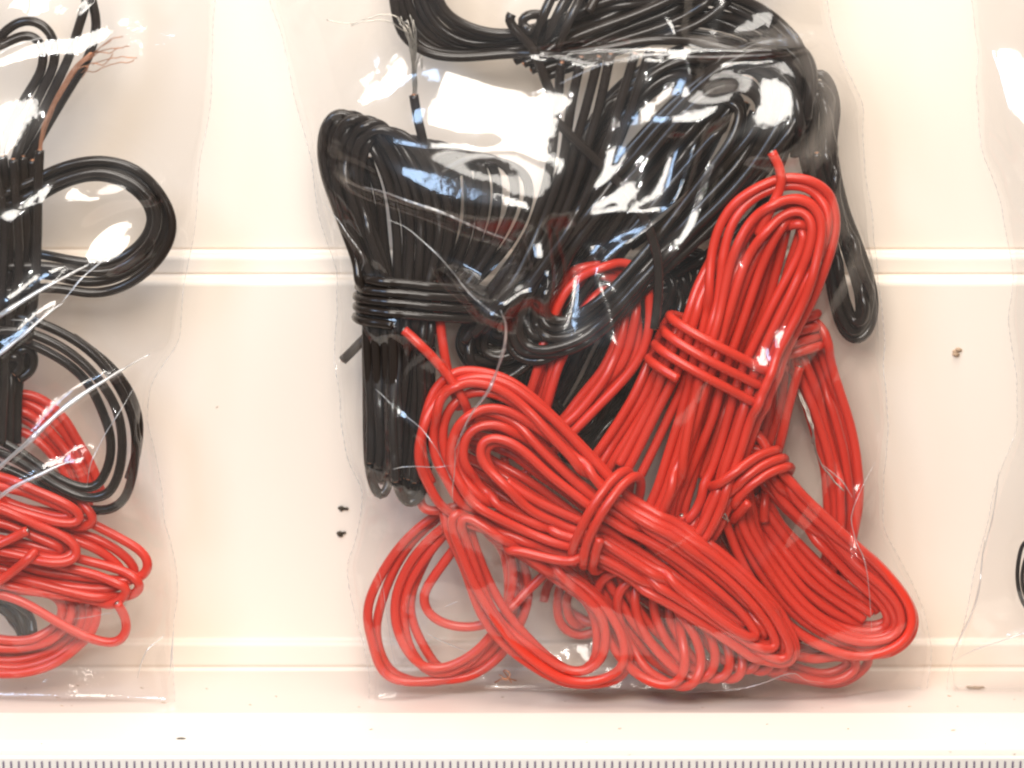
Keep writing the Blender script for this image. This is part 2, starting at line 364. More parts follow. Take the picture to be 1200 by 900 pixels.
spiral(('H', 'wire'),
  [(870,745),(895,785),(940,800),(978,804),(1008,792),(1021,772),(1000,762),(955,768),(915,755),(890,735)],
  [(885,745),(910,772),(945,786),(975,790),(996,782),(1003,774),(990,768),(955,775),(925,765),(900,745)],
  3, d=0.0, dspread=0.12, jit=2.5, seed=80)
bundle('J', 'tangled dark red wire loops deep at the back low in the middle bag', M_RED, GC)
spiral(('J', 'wire'),
  [(640,700),(650,672),(690,655),(730,680),(720,725),(690,750),(655,740)],
  [(662,705),(668,690),(690,680),(706,695),(700,715),(686,728),(670,722)], 3, d=-0.3, dspread=0.1, jit=5, seed=81)
strands(('J', 'wire'), [(560,600),(640,640),(720,700),(800,760)], [(620,600),(700,640),(790,690),(860,740)], 7, d=-0.15, dspread=0.15, jit=5, seed=82)
strands(('J', 'wire'), [(800,600),(830,660),(860,720),(900,770)], [(850,590),(880,640),(910,700),(940,750)], 6, d=-0.15, dspread=0.15, jit=5, seed=83)
# ================================================================== left bag
bundle('LA', 'thick upright black wire bundle with loops at its top in the left bag', M_BLACK, GL)
strands(('LA', 'wire'), [(-60,180),(-45,260),(-50,340),(-40,420),(-55,520)], [(36,185),(40,260),(40,340),(22,420),(18,520)], 10, d=0.2, dspread=0.2, jit=3, seed=90)
strands(('LA', 'wire'), [(-20,70),(5,38),(30,24),(52,30),(64,50),(62,80),(45,110),(25,160),(10,220)], [(-20,62),(8,48),(30,38),(46,44),(53,60),(50,85),(30,115),(8,160),(-6,220)], 2, d=0.2, dspread=0.05, jit=1, seed=91)
strands(('LA', 'wire'), [(108,-40),(100,5),(86,45),(70,85),(48,130),(18,190)], [(96,-40),(107,0),(114,32),(106,65),(85,100),(25,200)], 2, d=0.15, dspread=0.04, jit=1, seed=92)
strands(('LA', 'wire'), [(-30,30),(-8,2),(10,-30)], [(-30,10),(-15,-8),(0,-30)], 2, d=0.1, dspread=0.04, jit=1, seed=93)
bundle('LS', 'short straight black wire with a frayed copper end in the left bag', M_BLACK, GL)
single(('LS', 'wire'), [(46,176),(44,230),(43,290),(40,350),(32,400)], 0.62, 0.6)
bundle('LB', 'black wire loop bulging right at the height of the ledge in the left bag', M_BLACK, GL)
strands(('LB', 'wire'),
  [(-20,235),(30,215),(70,195),(115,188),(160,198),(192,232),(203,268),(188,305),(150,335),(108,345),(60,338),(-30,345)],
  [(-20,262),(30,240),(75,216),(115,207),(150,217),(174,240),(178,262),(160,290),(125,308),(85,304),(40,298),(-30,300)], 4, d=0.25, dspread=0.15, jit=1.5, seed=94)
bundle('LC', 'black wire loop drooping over the red wire in the left bag', M_BLACK, GL)
strands(('LC', 'wire'),
  [(-30,372),(20,372),(70,388),(115,418),(145,460),(160,505),(157,555),(142,592),(112,602),(72,584),(30,560),(-30,535)],
  [(-30,405),(20,402),(65,418),(100,448),(122,488),(130,520),(124,550),(108,570),(84,567),(52,550),(15,520),(-30,500)], 3, d=0.42, dspread=0.12, jit=2, seed=95)
single(('LC', 'wire'), [(85,395),(125,425),(150,455),(164,495),(160,530),(150,560)], 0.2)
strands(('LC', 'wire'), [(-20,540),(0,480),(8,430),(30,405),(42,412),(40,435),(25,445)], [(-30,540),(-15,480),(-10,440),(10,415),(25,412),(28,430),(15,440)], 3, d=0.2, seed=96)
bundle('LR', 'red wire loops behind the drooping black loop in the left bag', M_RED, GL)
strands(('LR', 'wire'), [(-20,470),(20,460),(55,475),(85,508),(108,545),(118,585)], [(-20,510),(15,500),(40,512),(62,535),(80,560),(88,600)], 5, d=-0.15, dspread=0.12, jit=4, seed=97)
bundle('LD', 'bright red wire hank with blunt looped end lying across the left bag', M_RED, GL)
spiral(('LD', 'wire'),
  [(-60,540),(0,552),(45,568),(90,586),(112,602),(104,616),(60,612),(0,596),(-60,580)],
  [(-60,556),(0,568),(40,580),(75,592),(88,600),(84,606),(50,602),(0,588),(-60,570)], 3, d=0.45, dspread=0.08, jit=1.5, seed=98)
spiral(('LD', 'wire'),
  [(-60,575),(0,592),(50,615),(85,632),(95,648),(84,658),(40,655),(0,645),(-60,635)],
  [(-60,600),(0,612),(40,628),(70,640),(78,646),(70,650),(40,644),(0,630),(-60,618)], 4, d=0.42, dspread=0.1, jit=1.8, seed=99)
single(('LD', 'wire'), [(34,620),(10,632),(-30,648)], 0.62)
single(('LD', 'wire'), [(42,646),(15,670),(-30,700)], 0.60)
bundle('LE', 'thin spread red wire loops reaching farthest right in the left bag', M_RED, GL)
spiral(('LE', 'wire'),
  [(-60,640),(0,655),(60,668),(120,680),(162,680),(177,662),(158,638),(105,612),(40,600),(-60,590)],
  [(-60,650),(0,664),(60,682),(110,690),(140,688),(148,672),(130,652),(90,632),(40,622),(-60,615)], 3, d=0.2, dspread=0.1, jit=2.5, seed=100)
spiral(('LE', 'wire'),
  [(-60,668),(0,672),(70,688),(130,705),(162,697),(168,680),(140,668),(80,655),(0,640),(-60,640)],
  [(-60,675),(0,682),(70,700),(120,708),(142,703),(150,690),(130,680),(80,668),(0,655),(-60,655)], 2, d=0.32, dspread=0.06, jit=2.5, seed=101)
bundle('LF', 'red wire coil resting at the bottom of the left bag', M_RED, GL)
strands(('LF', 'wire'), [(-30,785),(20,788),(62,778),(98,752),(113,728),(112,700),(90,680),(40,675),(-30,680)], [(-30,745),(10,752),(45,748),(68,735),(78,718),(72,700),(50,690),(10,686),(-30,690)], 6, d=0.1, dspread=0.15, jit=2, seed=102)
single(('LF', 'wire'), [(-30,690),(20,702),(65,728),(105,748),(138,755),(150,742),(148,722),(138,705)], 0.42)
bundle('LG', 'dark stub of black wire low inside the red coil of the left bag', M_BLACK, GL)
strands(('LG', 'wire'), [(-20,705),(8,712),(22,730),(28,752)], [(-20,695),(15,705),(32,722),(38,742)], 3, d=-0.02, dspread=0.03, jit=.5, seed=103)
# ================================================================== right bag
bundle('RA', 'black wire loop just showing at the edge of the right bag', M_BLACK, 'wire bundles in the right bag')
spiral(('RA', 'wire'),
  [(1208,632),(1194,648),(1190,675),(1196,702),(1215,722),(1300,735),(1330,690),(1300,640)],
  [(1222,645),(1206,655),(1202,677),(1208,698),(1225,708),(1290,715),(1310,690),(1290,655)], 3, d=0.1, dspread=0.1, jit=1.5, seed=110)

# ------------------------------------------------------------------ settle the wires against one another
sizes = [len(c['P']) for c in CH]
P = np.concatenate([c['P'] for c in CH]); P0 = P.copy()
cid = np.concatenate([np.full(s, i) for i, s in enumerate(sizes)]); idx = np.concatenate([np.arange(s) for s in sizes])
starts = np.r_[0, np.cumsum(sizes)]
def bounds(P):
    P[:, 1] = np.minimum(P[:, 1], -WR-0.03)
    P[:, 2] = np.maximum(P[:, 2], WR+0.015)
W3 = np.array([0.28, 1.0, 0.28])
for it in range(26):
    # vectorised neighbour search on a hashed grid
    cell = 2.0*WR
    G = np.floor(P/cell).astype(np.int64); G -= G.min(0)-1
    dims = G.max(0)+2
    key = (G[:, 0]*dims[1]+G[:, 1])*dims[2]+G[:, 2]
    order = np.argsort(key, kind='stable'); sk = key[order]
    disp = np.zeros_like(P); cnt = np.zeros(len(P))
    for dx in (-1, 0, 1):
        for dy in (-1, 0, 1):
            for dz in (-1, 0, 1):
                nk = key+(dx*dims[1]+dy)*dims[2]+dz
                lo = np.searchsorted(sk, nk, 'left'); hi = np.searchsorted(sk, nk, 'right')
                m = hi-lo
                mx = int(m.max()) if len(m) else 0
                for q in range(mx):
                    I = np.nonzero(m > q)[0]; J = order[lo[I]+q]
                    ok = (cid[I] != cid[J]) | (np.abs(idx[I]-idx[J]) > 5)
                    I = I[ok]; J = J[ok]
                    v = P[I]-P[J]; dist = np.linalg.norm(v, axis=1)
                    ok = (dist < 2*WR) & (I != J)
                    I = I[ok]; v = v[ok]; dist = dist[ok]; J = J[ok]
                    v = v*1.0; small = np.abs(v[:, 1]) < 0.015
                    v[small, 1] += np.where(I[small] > J[small], 0.03, -0.03)
                    v = v*W3; v /= np.linalg.norm(v, axis=1)[:, None]+1e-9
                    np.add.at(disp, I, v*((2*WR-dist)*0.5)[:, None]); np.add.at(cnt, I, 1)
    P += disp/np.maximum(1, cnt*0.6)[:, None]*0.9
    P += (P0-P)*np.array([0.06, 0.012, 0.06])
    for c in range(len(sizes)):
        s, e = starts[c], starts[c+1]; Q = P[s:e]
        if e-s > 6:
            Q2 = Q.copy(); Q2[1:-1] = 0.25*Q[:-2]+0.5*Q[1:-1]+0.25*Q[2:]
            P[s:e] = Q2 if it % 2 == 0 else Q*0.5+Q2*0.5
    bounds(P)
for c in range(len(sizes)):
    CH[c]['P'] = P[starts[c]:starts[c+1]]

ROOT = {}
for key, (label, m, grp) in BUNDLES.items():
    cs = [c for c in CH if c['key'][0] == key]
    A = np.concatenate([c['P'] for c in cs])
    name = 'wire_bundle' if len(A) > 60 else 'wire_piece'
    root = empty(name, (A[:, 0].mean(), A[:, 1].mean(), A[:, 2].min()))
    tag(root, label, 'wire bundle' if name == 'wire_bundle' else 'wire', grp)
    ROOT[key] = root
    for part in ('wire', 'binding'):
        ps = [c for c in cs if c['key'][1] == part]
        if not ps: continue
        for c in ps:
            Q = resample(c['P'], 0.045)
            mb = MB(); mb.tube(Q, WR if key != 'RA' else 0.028, 10)
            wo = mb.build('insulated_wire' if part == 'wire' else 'binding_wire', m, root)
            for e, f in ((0, 1), (-1, -2)):
                tdir = Q[e]-Q[f]; tdir /= np.linalg.norm(tdir)
                ends = MB(); ends.tube(np.array([Q[e]-tdir*0.01, Q[e]+tdir*0.004, Q[e]+tdir*0.012]), 0.030, 8)
                if part == 'wire': ends.build('conductor_end', M_TIN if m is M_RED else M_COPPER, wo)

# bare frayed strands
def fray(key, paths, m, r=0.009, name='bare_strand'):
    for A in paths:
        mb = MB()
        Q = catmull([p3(q, 0) for q in A], False)
        n = len(Q); Q[:, 0] += smooth_noise(n, 6, 0.8); Q[:, 1] += smooth_noise(n, 6, 0.8)
        mb.tube(resample(np.array([pt(*q) for q in Q]), 0.03), r, 5)
        mb.build(name, m, ROOT[key])
r2 = random.Random(3)
pl = []
for i in range(9):
    o = r2.uniform(-3, 3)
    pl.append([(47+o*.6, 178, .62), (52+o, 150, .6), (66+o*1.2, 118, .58), (88+o*1.5, 82, .56), (108+o, 62, .55)])
fray('LS', pl, M_COPPER, 0.0068)
fray('LS', [[(105,66,.55),(122,52,.6),(133,45,.62),(144,42,.6)], [(108,62,.55),(125,58,.6),(140,56,.6),(152,54,.6)], [(108,76,.55),(124,70,.6),(140,67,.6),(156,68,.6),(161,68,.6)],
            [(100,83,.55),(112,84,.6),(130,75,.6),(150,73,.6),(157,70,.6)], [(103,70,.55),(118,56,.6),(126,50,.6),(131,47,.6)], [(85,92,.56),(92,80,.6),(104,78,.6),(96,92,.6)], [(102,72,.55),(116,62,.6),(128,62,.6),(139,56,.6)], [(96,86,.55),(106,74,.6),(121,76,.6),(133,62,.6)]], M_COPPER, 0.0065)
pl = []
for i in range(8):
    o = r2.uniform(-4, 4)
    pl.append([(486+o*.5, 116, .30), (486+o*.8, 90, .3), (485+o, 62, .32), (482+o*1.8, 35+r2.uniform(-8, 8), .32), (476+o*3, 18+r2.uniform(-8, 12), .3)])
fray('K6', pl+[[(486,60,.32),(476,30,.35),(456,17,.35),(432,22,.35),(412,30,.35)], [(480,40,.32),(450,24,.35),(420,26,.35),(400,27,.35),(383,24,.35)], [(487,80,.3),(493,65,.35),(494,80,.35)]], M_TIN, 0.008)
fray('E', [[(932,450,-.2),(945,478,-.1),(952,505,0),(958,535,0),(975,560,.05),(988,575,.1)], [(935,455,-.2),(950,490,-.1),(954,515,0)], [(928,448,-.2),(940,470,-.1),(951,500,0),(953,520,0)]], M_TIN, 0.012)
fray('B', [[(708,573,.75),(714,577,.82),(722,579,.84),(729,581,.8)], [(712,571,.75),(718,575,.85),(725,582,.84)]], M_TIN, 0.012)
fray('C', [[(842,600,.5),(848,606,.55),(855,611,.5)], [(845,598,.5),(850,604,.56),(853,612,.5)]], M_TIN, 0.012)
fray('D2', [[(585,790,.3),(592,797,.35),(598,790,.32),(590,785,.3),(600,800,.3)], [(640,776,.3),(648,780,.35),(655,772,.32),(645,770,.3)], [(580,800,.3),(590,795,.35),(606,798,.3)]], M_COPPER, 0.008)

KEY = (-3, -30, 24); BLUE = (-21, -29, 26)
# ------------------------------------------------------------------ noise for the film
def vnoise(x, y, seed):
    r = np.random.RandomState(seed); T = r.uniform(-1, 1, (256, 256))
    xi = np.floor(x).astype(int); yi = np.floor(y).astype(int); fx = x-xi; fy = y-yi
    fx = fx**3*(fx*(fx*6-15)+10); fy = fy**3*(fy*(fy*6-15)+10)
    g = lambda a, b: T[a % 256, b % 256]
    return (g(xi, yi)*(1-fx)+g(xi+1, yi)*fx)*(1-fy)+(g(xi, yi+1)*(1-fx)+g(xi+1, yi+1)*fx)*fy

def blur(h, n):
    for _ in range(n):
        g = h.copy()
        g[1:-1, 1:-1] = 0.5*h[1:-1, 1:-1]+0.125*(h[:-2, 1:-1]+h[2:, 1:-1]+h[1:-1, :-2]+h[1:-1, 2:])
        h = g
    return h
def seg_dist(X, Z, pts):
    best = np.full(X.shape, 1e9); par = np.zeros(X.shape)
    L = 0
    for (a, b) in zip(pts[:-1], pts[1:]):
        d = b-a; l2 = (d**2).sum(); t = np.clip(((X-a[0])*d[0]+(Z-a[1])*d[1])/l2, 0, 1)
        dd = np.hypot(X-(a[0]+t*d[0]), Z-(a[1]+t*d[1]))
        m = dd < best; best = np.where(m, dd, best); par = np.where(m, L+t, par); L += 1
    return best, par/L
def bag(label, Lp, Rp, seed, creases, bumps, crumple=1.0, facets=(), fold_glints=()):
    step = 0.032
    Lw = np.array([pt(*q) for q in Lp]); Rw = np.array([pt(*q) for q in Rp])
    ztop = max(Lw[0, 2], Rw[0, 2]); zbot = 0.012
    nv = int((ztop-zbot)/step)+1; zz = np.linspace(ztop, zbot, nv)
    def sm(a):
        k = np.ones(9)/9; return np.convolve(np.pad(a, 4, 'edge'), k, 'valid')
    xl = sm(np.interp(-zz, -Lw[:, 2], Lw[:, 0])); xr = sm(np.interp(-zz, -Rw[:, 2], Rw[:, 0]))
    wig = np.array([vnoise(np.array([z*3.0]), np.array([0.5]), seed+90)[0] for z in zz])*0.02
    xl = xl+wig; xr = xr+wig[::-1]
    nu = int((xr-xl).max()/step)+1; uu = np.linspace(0, 1, nu)
    X = xl[:, None]+(xr-xl)[:, None]*uu[None]; Z = np.repeat(zz[:, None], nu, 1)
    obf = np.full((nv, nu), -9.0); obb = np.full((nv, nu), -9.0)
    allP = np.concatenate([resample(c['P'], 0.03) for c in CH])
    vi = (ztop-allP[:, 2])/(ztop-zbot)*(nv-1)
    ri = np.clip(np.round(vi).astype(int), 0, nv-1)
    ui = (allP[:, 0]-xl[ri])/(xr-xl)[ri]*(nu-1)
    ins = (ui > 1) & (ui < nu-2) & (vi > -3) & (vi < nv+2); allQ = allP[ins]; vi = vi[ins]; ui = ui[ins]
    dq = lean(allQ[:, 2])-allQ[:, 1]
    cu = ((xr-xl)/(nu-1))[ri[ins]]
    for a in range(-3, 4):
        for b in range(-3, 4):
            r_ = np.round(vi).astype(int)+a; c_ = np.round(ui).astype(int)+b
            ok = (r_ >= 0) & (r_ < nv) & (c_ >= 1) & (c_ < nu-1)
            off = np.hypot((r_-vi)*step, (c_-ui)*cu)
            w = np.sqrt(np.maximum(0, (WR+0.02)**2-off**2)); ok &= off < WR+0.02
            np.maximum.at(obf, (r_[ok], c_[ok]), (dq+w)[ok]); np.maximum.at(obb, (r_[ok], c_[ok]), (-dq+w)[ok])
    def membrane(ob, press):
        # coarse to fine relaxation of a taut sheet over the wires
        lv = [(nv, nu)]
        while min(lv[-1]) > 24: lv.append(((lv[-1][0]+1)//2, (lv[-1][1]+1)//2))
        h = None
        for (a, b) in lv[::-1]:
            fa = (nv-1)/(a-1); fb = (nu-1)/(b-1)
            R = np.arange(a)*fa; Cc = np.arange(b)*fb
            o = np.full((a, b), -9.0)
            rr = np.clip(np.round(np.arange(nv)/fa).astype(int), 0, a-1); cc = np.clip(np.round(np.arange(nu)/fb).astype(int), 0, b-1)
            np.maximum.at(o, (np.repeat(rr[:, None], nu, 1), np.repeat(cc[None], nv, 0)), ob)
            if h is None: h = np.zeros((a, b))
            else:
                r1 = np.linspace(0, h.shape[0]-1, a); c1 = np.linspace(0, h.shape[1]-1, b)
                t1 = np.stack([np.interp(c1, np.arange(h.shape[1]), row) for row in h])
                h = np.stack([np.interp(r1, np.arange(t1.shape[0]), t1[:, j]) for j in range(b)], 1)
            pr = press*fa*fa*step*step
            for _ in range(160):
                g = h.copy(); g[1:-1, 1:-1] = 0.25*(h[:-2, 1:-1]+h[2:, 1:-1]+h[1:-1, :-2]+h[1:-1, 2:])+pr
                g[0] = g[1]; g[:, 0] = 0; g[:, -1] = 0; g[-1] = 0
                h = np.where((o > g), o, g); h[:, 0] = 0; h[:, -1] = 0; h[-1] = 0
        return h
    hf = membrane(obf, 0.05); hb = membrane(obb, 0.02)
    edge = np.minimum(uu, 1-uu)[None]*(xr-xl)[:, None]; edge = np.minimum(edge, (Z-zbot))
    fade = np.clip(edge/0.5, 0, 1)
    def crump(sd, amp):
        wx = X+0.5*vnoise(X*0.7, Z*0.7, sd+1); wz = Z+0.5*vnoise(X*0.7+9, Z*0.7+3, sd+2)
        a = 1.0-np.abs(vnoise(wx*0.75+3, wz*0.5+7, sd+3))*2.2
        b = 1.0-np.abs(vnoise(wx*1.5-wz*0.9, wx*0.5+wz*0.7, sd+4))*2.4
        c = 1.0-np.abs(vnoise(wx*2.6+wz*1.4, wz*1.1-wx*0.8, sd+5))*2.2
        e = vnoise(wx*0.45, wz*0.4, sd+6)
        msk = 0.5+0.5*vnoise(X*0.4, Z*0.4, sd+8)
        amp = amp*(0.45+0.55*np.clip((Z-3.4)/1.2, 0, 1))
        return amp*(0.11*a+0.055*b+0.022*c*msk+0.16*e)
    hf2 = hf+crump(seed*10, crumple)*fade+0.03
    hb2 = hb+crump(seed*10+5, 0.5*crumple)*fade+0.02
    for (path, H, w) in creases:
        pts = [pt(*q, 0.5)[[0, 2]] for q in path]
        dd, par = seg_dist(X, Z, pts)
        taper = np.sin(np.clip(par, 0.0, 1)*math.pi)**0.5
        hf2 += H*taper*np.exp(-dd/w)*np.clip(edge/0.1, 0, 1)
    for (cx, cy, sx, sy, ang, H) in bumps:
        c = pt(cx, cy, 0.5); ca, sa = math.cos(ang), math.sin(ang)
        du = ((X-c[0])*ca+(Z-c[2])*sa)/sx; dv = (-(X-c[0])*sa+(Z-c[2])*ca)/sy
        hf2 += H*np.exp(-(du*du+dv*dv))*np.clip(edge/0.3, 0, 1)
    for (cx, cy, rx, ry, rot, hx, hz, lift) in facets:
        c = pt(cx, cy, 0.5); ca, sa = math.cos(rot), math.sin(rot)
        q_ = Vector(tuple(c)); tl = Vector(BLUE if hx > 0.2 else KEY)-q_; tv = Vector(tuple(CAM))-q_
        hv = tl.normalized()+tv.normalized(); hx = hv.x/hv.y; hz = hv.z/hv.y
        du = ((X-c[0])*ca+(Z-c[2])*sa)/(rx/90); dv = (-(X-c[0])*sa+(Z-c[2])*ca)/(ry/90)
        ed = 1+0.35*vnoise(X*1.6, Z*1.6, int(cx))
        mk = np.exp(-((du*du+dv*dv)*ed)**2)*np.clip(edge/0.25, 0, 1)
        h0 = (hf2*mk).sum()/mk.sum()
        T = h0+lift+hx*(X-c[0])+hz*(Z-c[2])+0.045*crump(seed+77, 1)
        hf2 = hf2*(1-mk)+mk*T
    floor_ob = np.where(obf > -8, obf+0.004, -9)
    hf2 = np.maximum(blur(hf2, 2), floor_ob); hf2 = blur(hf2, 2)
    hb2 = np.maximum(blur(hb2, 2), np.where(obb > -8, obb+0.004, -9)); hb2 = blur(hb2, 1)
    for h in (hf2, hb2): h[:, 0] = 0; h[:, -1] = 0; h[-1] = 0
    Y0 = lean(Z)+(0.10+0.22*np.exp(-Z/0.8))*vnoise(X*0.55+20, Z*0.6, seed+50)
    Yf = Y0-hf2; Yb = np.minimum(Y0+hb2, -0.02)
    Yf = np.minimum(Yf, Yb-0.001); Yf[:, 0] = Yb[:, 0]; Yf[:, -1] = Yb[:, -1]; Yf[-1] = Yb[-1]
    c0 = (float(xl.mean()+xr.mean())/2, float(Y0[-1].mean()), 0.0)
    root = empty('plastic_bag', c0); tag(root, label, 'plastic bag', 'clear plastic bags in a row')
    I = np.arange(nv*nu).reshape(nv, nu)
    Fc = np.stack([I[:-1, :-1], I[1:, :-1], I[1:, 1:], I[:-1, 1:]], -1).reshape(-1, 4).tolist()
    mesh_obj('front_film', np.stack([X, Yf, Z], -1).reshape(-1, 3), Fc, M_FILM, root)
    mesh_obj('back_film', np.stack([X, Yb, Z], -1).reshape(-1, 3), [f[::-1] for f in Fc], M_FILM, root)
    # welded side seams: thin knurled strips along each edge
    for (cidx, sg) in ((0, -1), (nu-1, 1)):
        V = []; F = []
        w = 0.075
        for i in range(nv):
            k = 0.004*math.sin(i*2.2)
            for j, a in enumerate((0.0, 0.4, 1.0)):
                V.append((X[i, cidx]+sg*w*a*(0.8+0.2*math.sin(i*0.13)), Yf[i, cidx]+k*(j == 1)-0.006*(j == 1)+0.02*math.sin(i*.21)*(j == 2), Z[i, cidx]))
        for i in range(nv-1):
            for j in range(2): F.append((i*3+j, i*3+j+1, i*3+j+4, i*3+j+3))
        mesh_obj('side_seam', V, F, M_FILM, root)
        mb = MB(); Q = np.array([[v[0], v[1], v[2]] for v in V[2::3]])
        rr = 0.0035+0.0035*(np.sin(np.arange(nv)*1.9) > 0.2)
        mb.tube(Q, rr, 5); mb.build('seam_edge_glint', M_SEAM_GLINT, root)  # whitish tube along the welded edge, added for the highlights there
    # whitish tubes laid on the film, standing in for highlights along its creases
    for (path, rad) in fold_glints:
        Q = catmull([pt(q[0], q[1], 0.45) for q in path], False, nper=20); Q = resample(Q, 0.03); n = len(Q)
        Q[:, 0] += smooth_noise(n, 14, 0.008); Q[:, 2] += smooth_noise(n, 14, 0.008)
        ri_ = np.clip(np.round((ztop-Q[:, 2])/(ztop-zbot)*(nv-1)).astype(int), 0, nv-1)
        ci_ = np.clip(np.round((Q[:, 0]-xl[ri_])/(xr-xl)[ri_]*(nu-1)).astype(int), 0, nu-1)
        yy = Yf[ri_, ci_]; kk = np.ones(5)/5
        kk = np.ones(15)/15
        if n > 30: yy = np.minimum(np.convolve(np.pad(yy, 7, 'edge'), kk, 'valid'), yy)
        Q[:, 1] = yy-0.004
        tt = np.linspace(0, 1, n); rr = rad*0.75/90*(0.25+np.sin(tt*math.pi)*(0.75+smooth_noise(n, 7, 0.35)))
        mb = MB(); mb.tube(Q, rr, 6); mb.build('fold_glint', M_CREASE_GLINT, root)
    # bottom fold lip lying on the floor
    V = []; F = []
    for j in range(nu):
        for k, a in enumerate((0, 0.05, 0.11)):
            V.append((X[-1, j], Yf[-1, j]-a, 0.012+0.012*(k == 1)+0.01*abs(math.sin(j*0.09+k))))
    for j in range(nu-1):
        for k in range(2): F.append((j*3+k, (j+1)*3+k, (j+1)*3+k+1, j*3+k+1))
    mesh_obj('bottom_seam', V, F, M_FILM, root)
    return root

bag('clear plastic bag filled with black and red wire, middle one of the row',
    [(312,-60),(325,10),(345,85),(362,160),(378,240),(400,330),(398,420),(403,480),(412,530),(432,572),(425,615),(412,660),(418,700),(430,750),(440,795),(440,830)],
    [(950,-60),(965,10),(982,70),(1003,120),(1010,200),(1018,280),(1028,350),(1030,430),(1036,500),(1028,560),(1030,620),(1050,660),(1075,710),(1090,760),(1085,800),(1080,830)],
    1,
    [([(590,335),(592,395),(570,450),(545,490),(533,540),(532,600)], 0.10, 0.05),
     ([(430,205),(520,225),(600,270),(640,330)], 0.13, 0.08),
     ([(640,90),(700,62),(790,48),(860,50),(930,44)], 0.12, 0.07),
     ([(560,170),(600,190),(640,230),(645,290),(600,345)], 0.14, 0.08),
     ([(440,460),(500,505),(530,560)], 0.06, 0.04),
     ([(400,260),(430,300),(420,340)], 0.08, 0.05),
     ([(960,540),(1000,590),(1025,560)], 0.08, 0.04),
     ([(1022,560),(1000,600),(1010,680),(1025,750)], 0.10, 0.05),
     ([(820,812),(870,806),(925,780),(955,800),(1010,800)], 0.08, 0.04),
     ([(440,660),(460,740),(470,800)], 0.06, 0.04)],
    [],
    1.0,
    [(560,118,110,52,0.1,0.05,-0.42,0.12),(900,108,62,74,0.3,0.05,-0.42,0.40),(815,115,60,24,0.3,0.05,-0.40,0.2),(632,178,58,44,0.2,0.05,-0.42,0.25),
     (800,48,150,9,0.0,0.05,-0.42,0.08),(545,236,120,15,-0.27,0.05,-0.42,0.36),(632,275,20,62,0.15,0.05,-0.42,0.40),(600,318,44,16,0.6,0.05,-0.42,0.36),
     (562,330,46,14,-0.6,0.31,-0.44,0.36),(522,194,125,34,-0.25,0.32,-0.43,0.42)],
    [([(588,332),(593,352),(590,385),(575,430),(552,468),(534,507)], 2.3), ([(534,507),(533,540),(530,575)], 0.9),
     ([(440,452),(475,478),(505,500),(530,548)], 0.7), ([(655,85),(700,62),(760,52),(830,55),(900,52)], 1.0), ([(430,205),(470,212),(520,226),(560,244),(600,262)], 1.3),
     ([(462,540),(490,536),(530,530)], 0.8), ([(1028,548),(1000,598),(1002,630),(1015,665),(1022,740)], 0.7), ([(962,540),(975,553),(988,566),(999,585)], 1.2),
     ([(800,818),(860,808),(895,795),(925,780),(945,795),(965,802)], 0.7), ([(440,660),(452,710),(458,760),(466,795)], 0.5), ([(500,740),(520,752),(546,765)], 1.4), ([(522,707),(536,700)], 1.3),
     ([(378,240),(402,265),(425,298),(424,315)], 0.8), ([(600,345),(570,332),(530,300),(480,262),(455,250)], 0.7)])
bag('clear plastic bag of black and red wire cut off by the left picture edge',
    [(-330,-60),(-330,200),(-330,400),(-330,600),(-330,830)],
    [(245,-60),(244,40),(240,120),(229,200),(218,290),(210,350),(203,400),(172,450),(168,495),(180,555),(192,620),(201,670),(201,720),(199,790),(198,830)],
    2,
    [([(-60,395),(20,350),(70,320),(105,302)], 0.14, 0.05),
     ([(-60,430),(10,400),(60,360),(80,345)], 0.12, 0.05),
     ([(-20,560),(30,515),(90,460),(150,425),(178,415)], 0.16, 0.05),
     ([(-20,585),(20,560),(60,540),(100,528)], 0.10, 0.05),
     ([(105,560),(115,520),(140,480),(160,452)], 0.06, 0.04)],
    [],
    0.9,
    [(8,150,60,54,0.3,0.05,-0.42,0.1),(135,285,44,28,0.6,0.05,-0.42,0.1),(70,50,90,14,0.2,0.05,-0.42,0.0),(98,530,16,12,0.6,0.05,-0.42,0.1)],
    [([(-60,590),(-10,548),(30,512),(80,468),(130,436),(174,417)], 4.5), ([(-60,410),(-10,370),(25,345),(70,320),(108,303)], 3.6), ([(-60,450),(-5,410),(30,382),(68,352),(78,346)], 2.8),
     ([(-30,600),(0,575),(25,556),(60,540),(98,526)], 2.8), ([(104,562),(112,530),(124,505),(142,478),(160,452)], 0.8), ([(78,346),(100,318),(128,296)], 1.2), ([(20,362),(40,364),(50,368)], 0.7),
     ([(160,800),(165,780),(172,765),(190,752)], 1.2), ([(196,798),(198,780),(200,750)], 1.4), ([(-20,70),(20,48),(60,36)], 1.1), ([(85,722),(110,718),(140,712)], 0.4)])
bag('empty looking clear plastic bag cut off by the right edge of the picture',
    [(1140,-60),(1150,40),(1152,110),(1156,180),(1178,230),(1192,320),(1187,370),(1196,440),(1196,505),(1178,550),(1160,610),(1148,670),(1132,740),(1120,790),(1118,830)],
    [(1700,-60),(1700,200),(1700,500),(1700,830)],
    3,
    [([(1150,660),(1140,720),(1122,790)], 0.12, 0.04), ([(1122,792),(1160,765),(1210,745),(1280,735)], 0.10, 0.04),
     ([(1160,60),(1185,110),(1210,180)], 0.08, 0.05), ([(1160,190),(1190,250),(1240,290)], 0.08, 0.05)],
    [],
    0.9,
    [(1190,105,34,54,0,0.05,-0.42,0.0),(1170,190,14,30,0.4,0.05,-0.42,0.0)],
    [([(1158,640),(1152,690),(1142,730),(1124,775),(1121,792)], 1.7), ([(1124,790),(1155,768),(1200,746),(1260,735)], 1.3), ([(1176,560),(1166,620),(1154,665)], 1.2), ([(1121,795),(1125,820),(1136,838)], 0.8)])

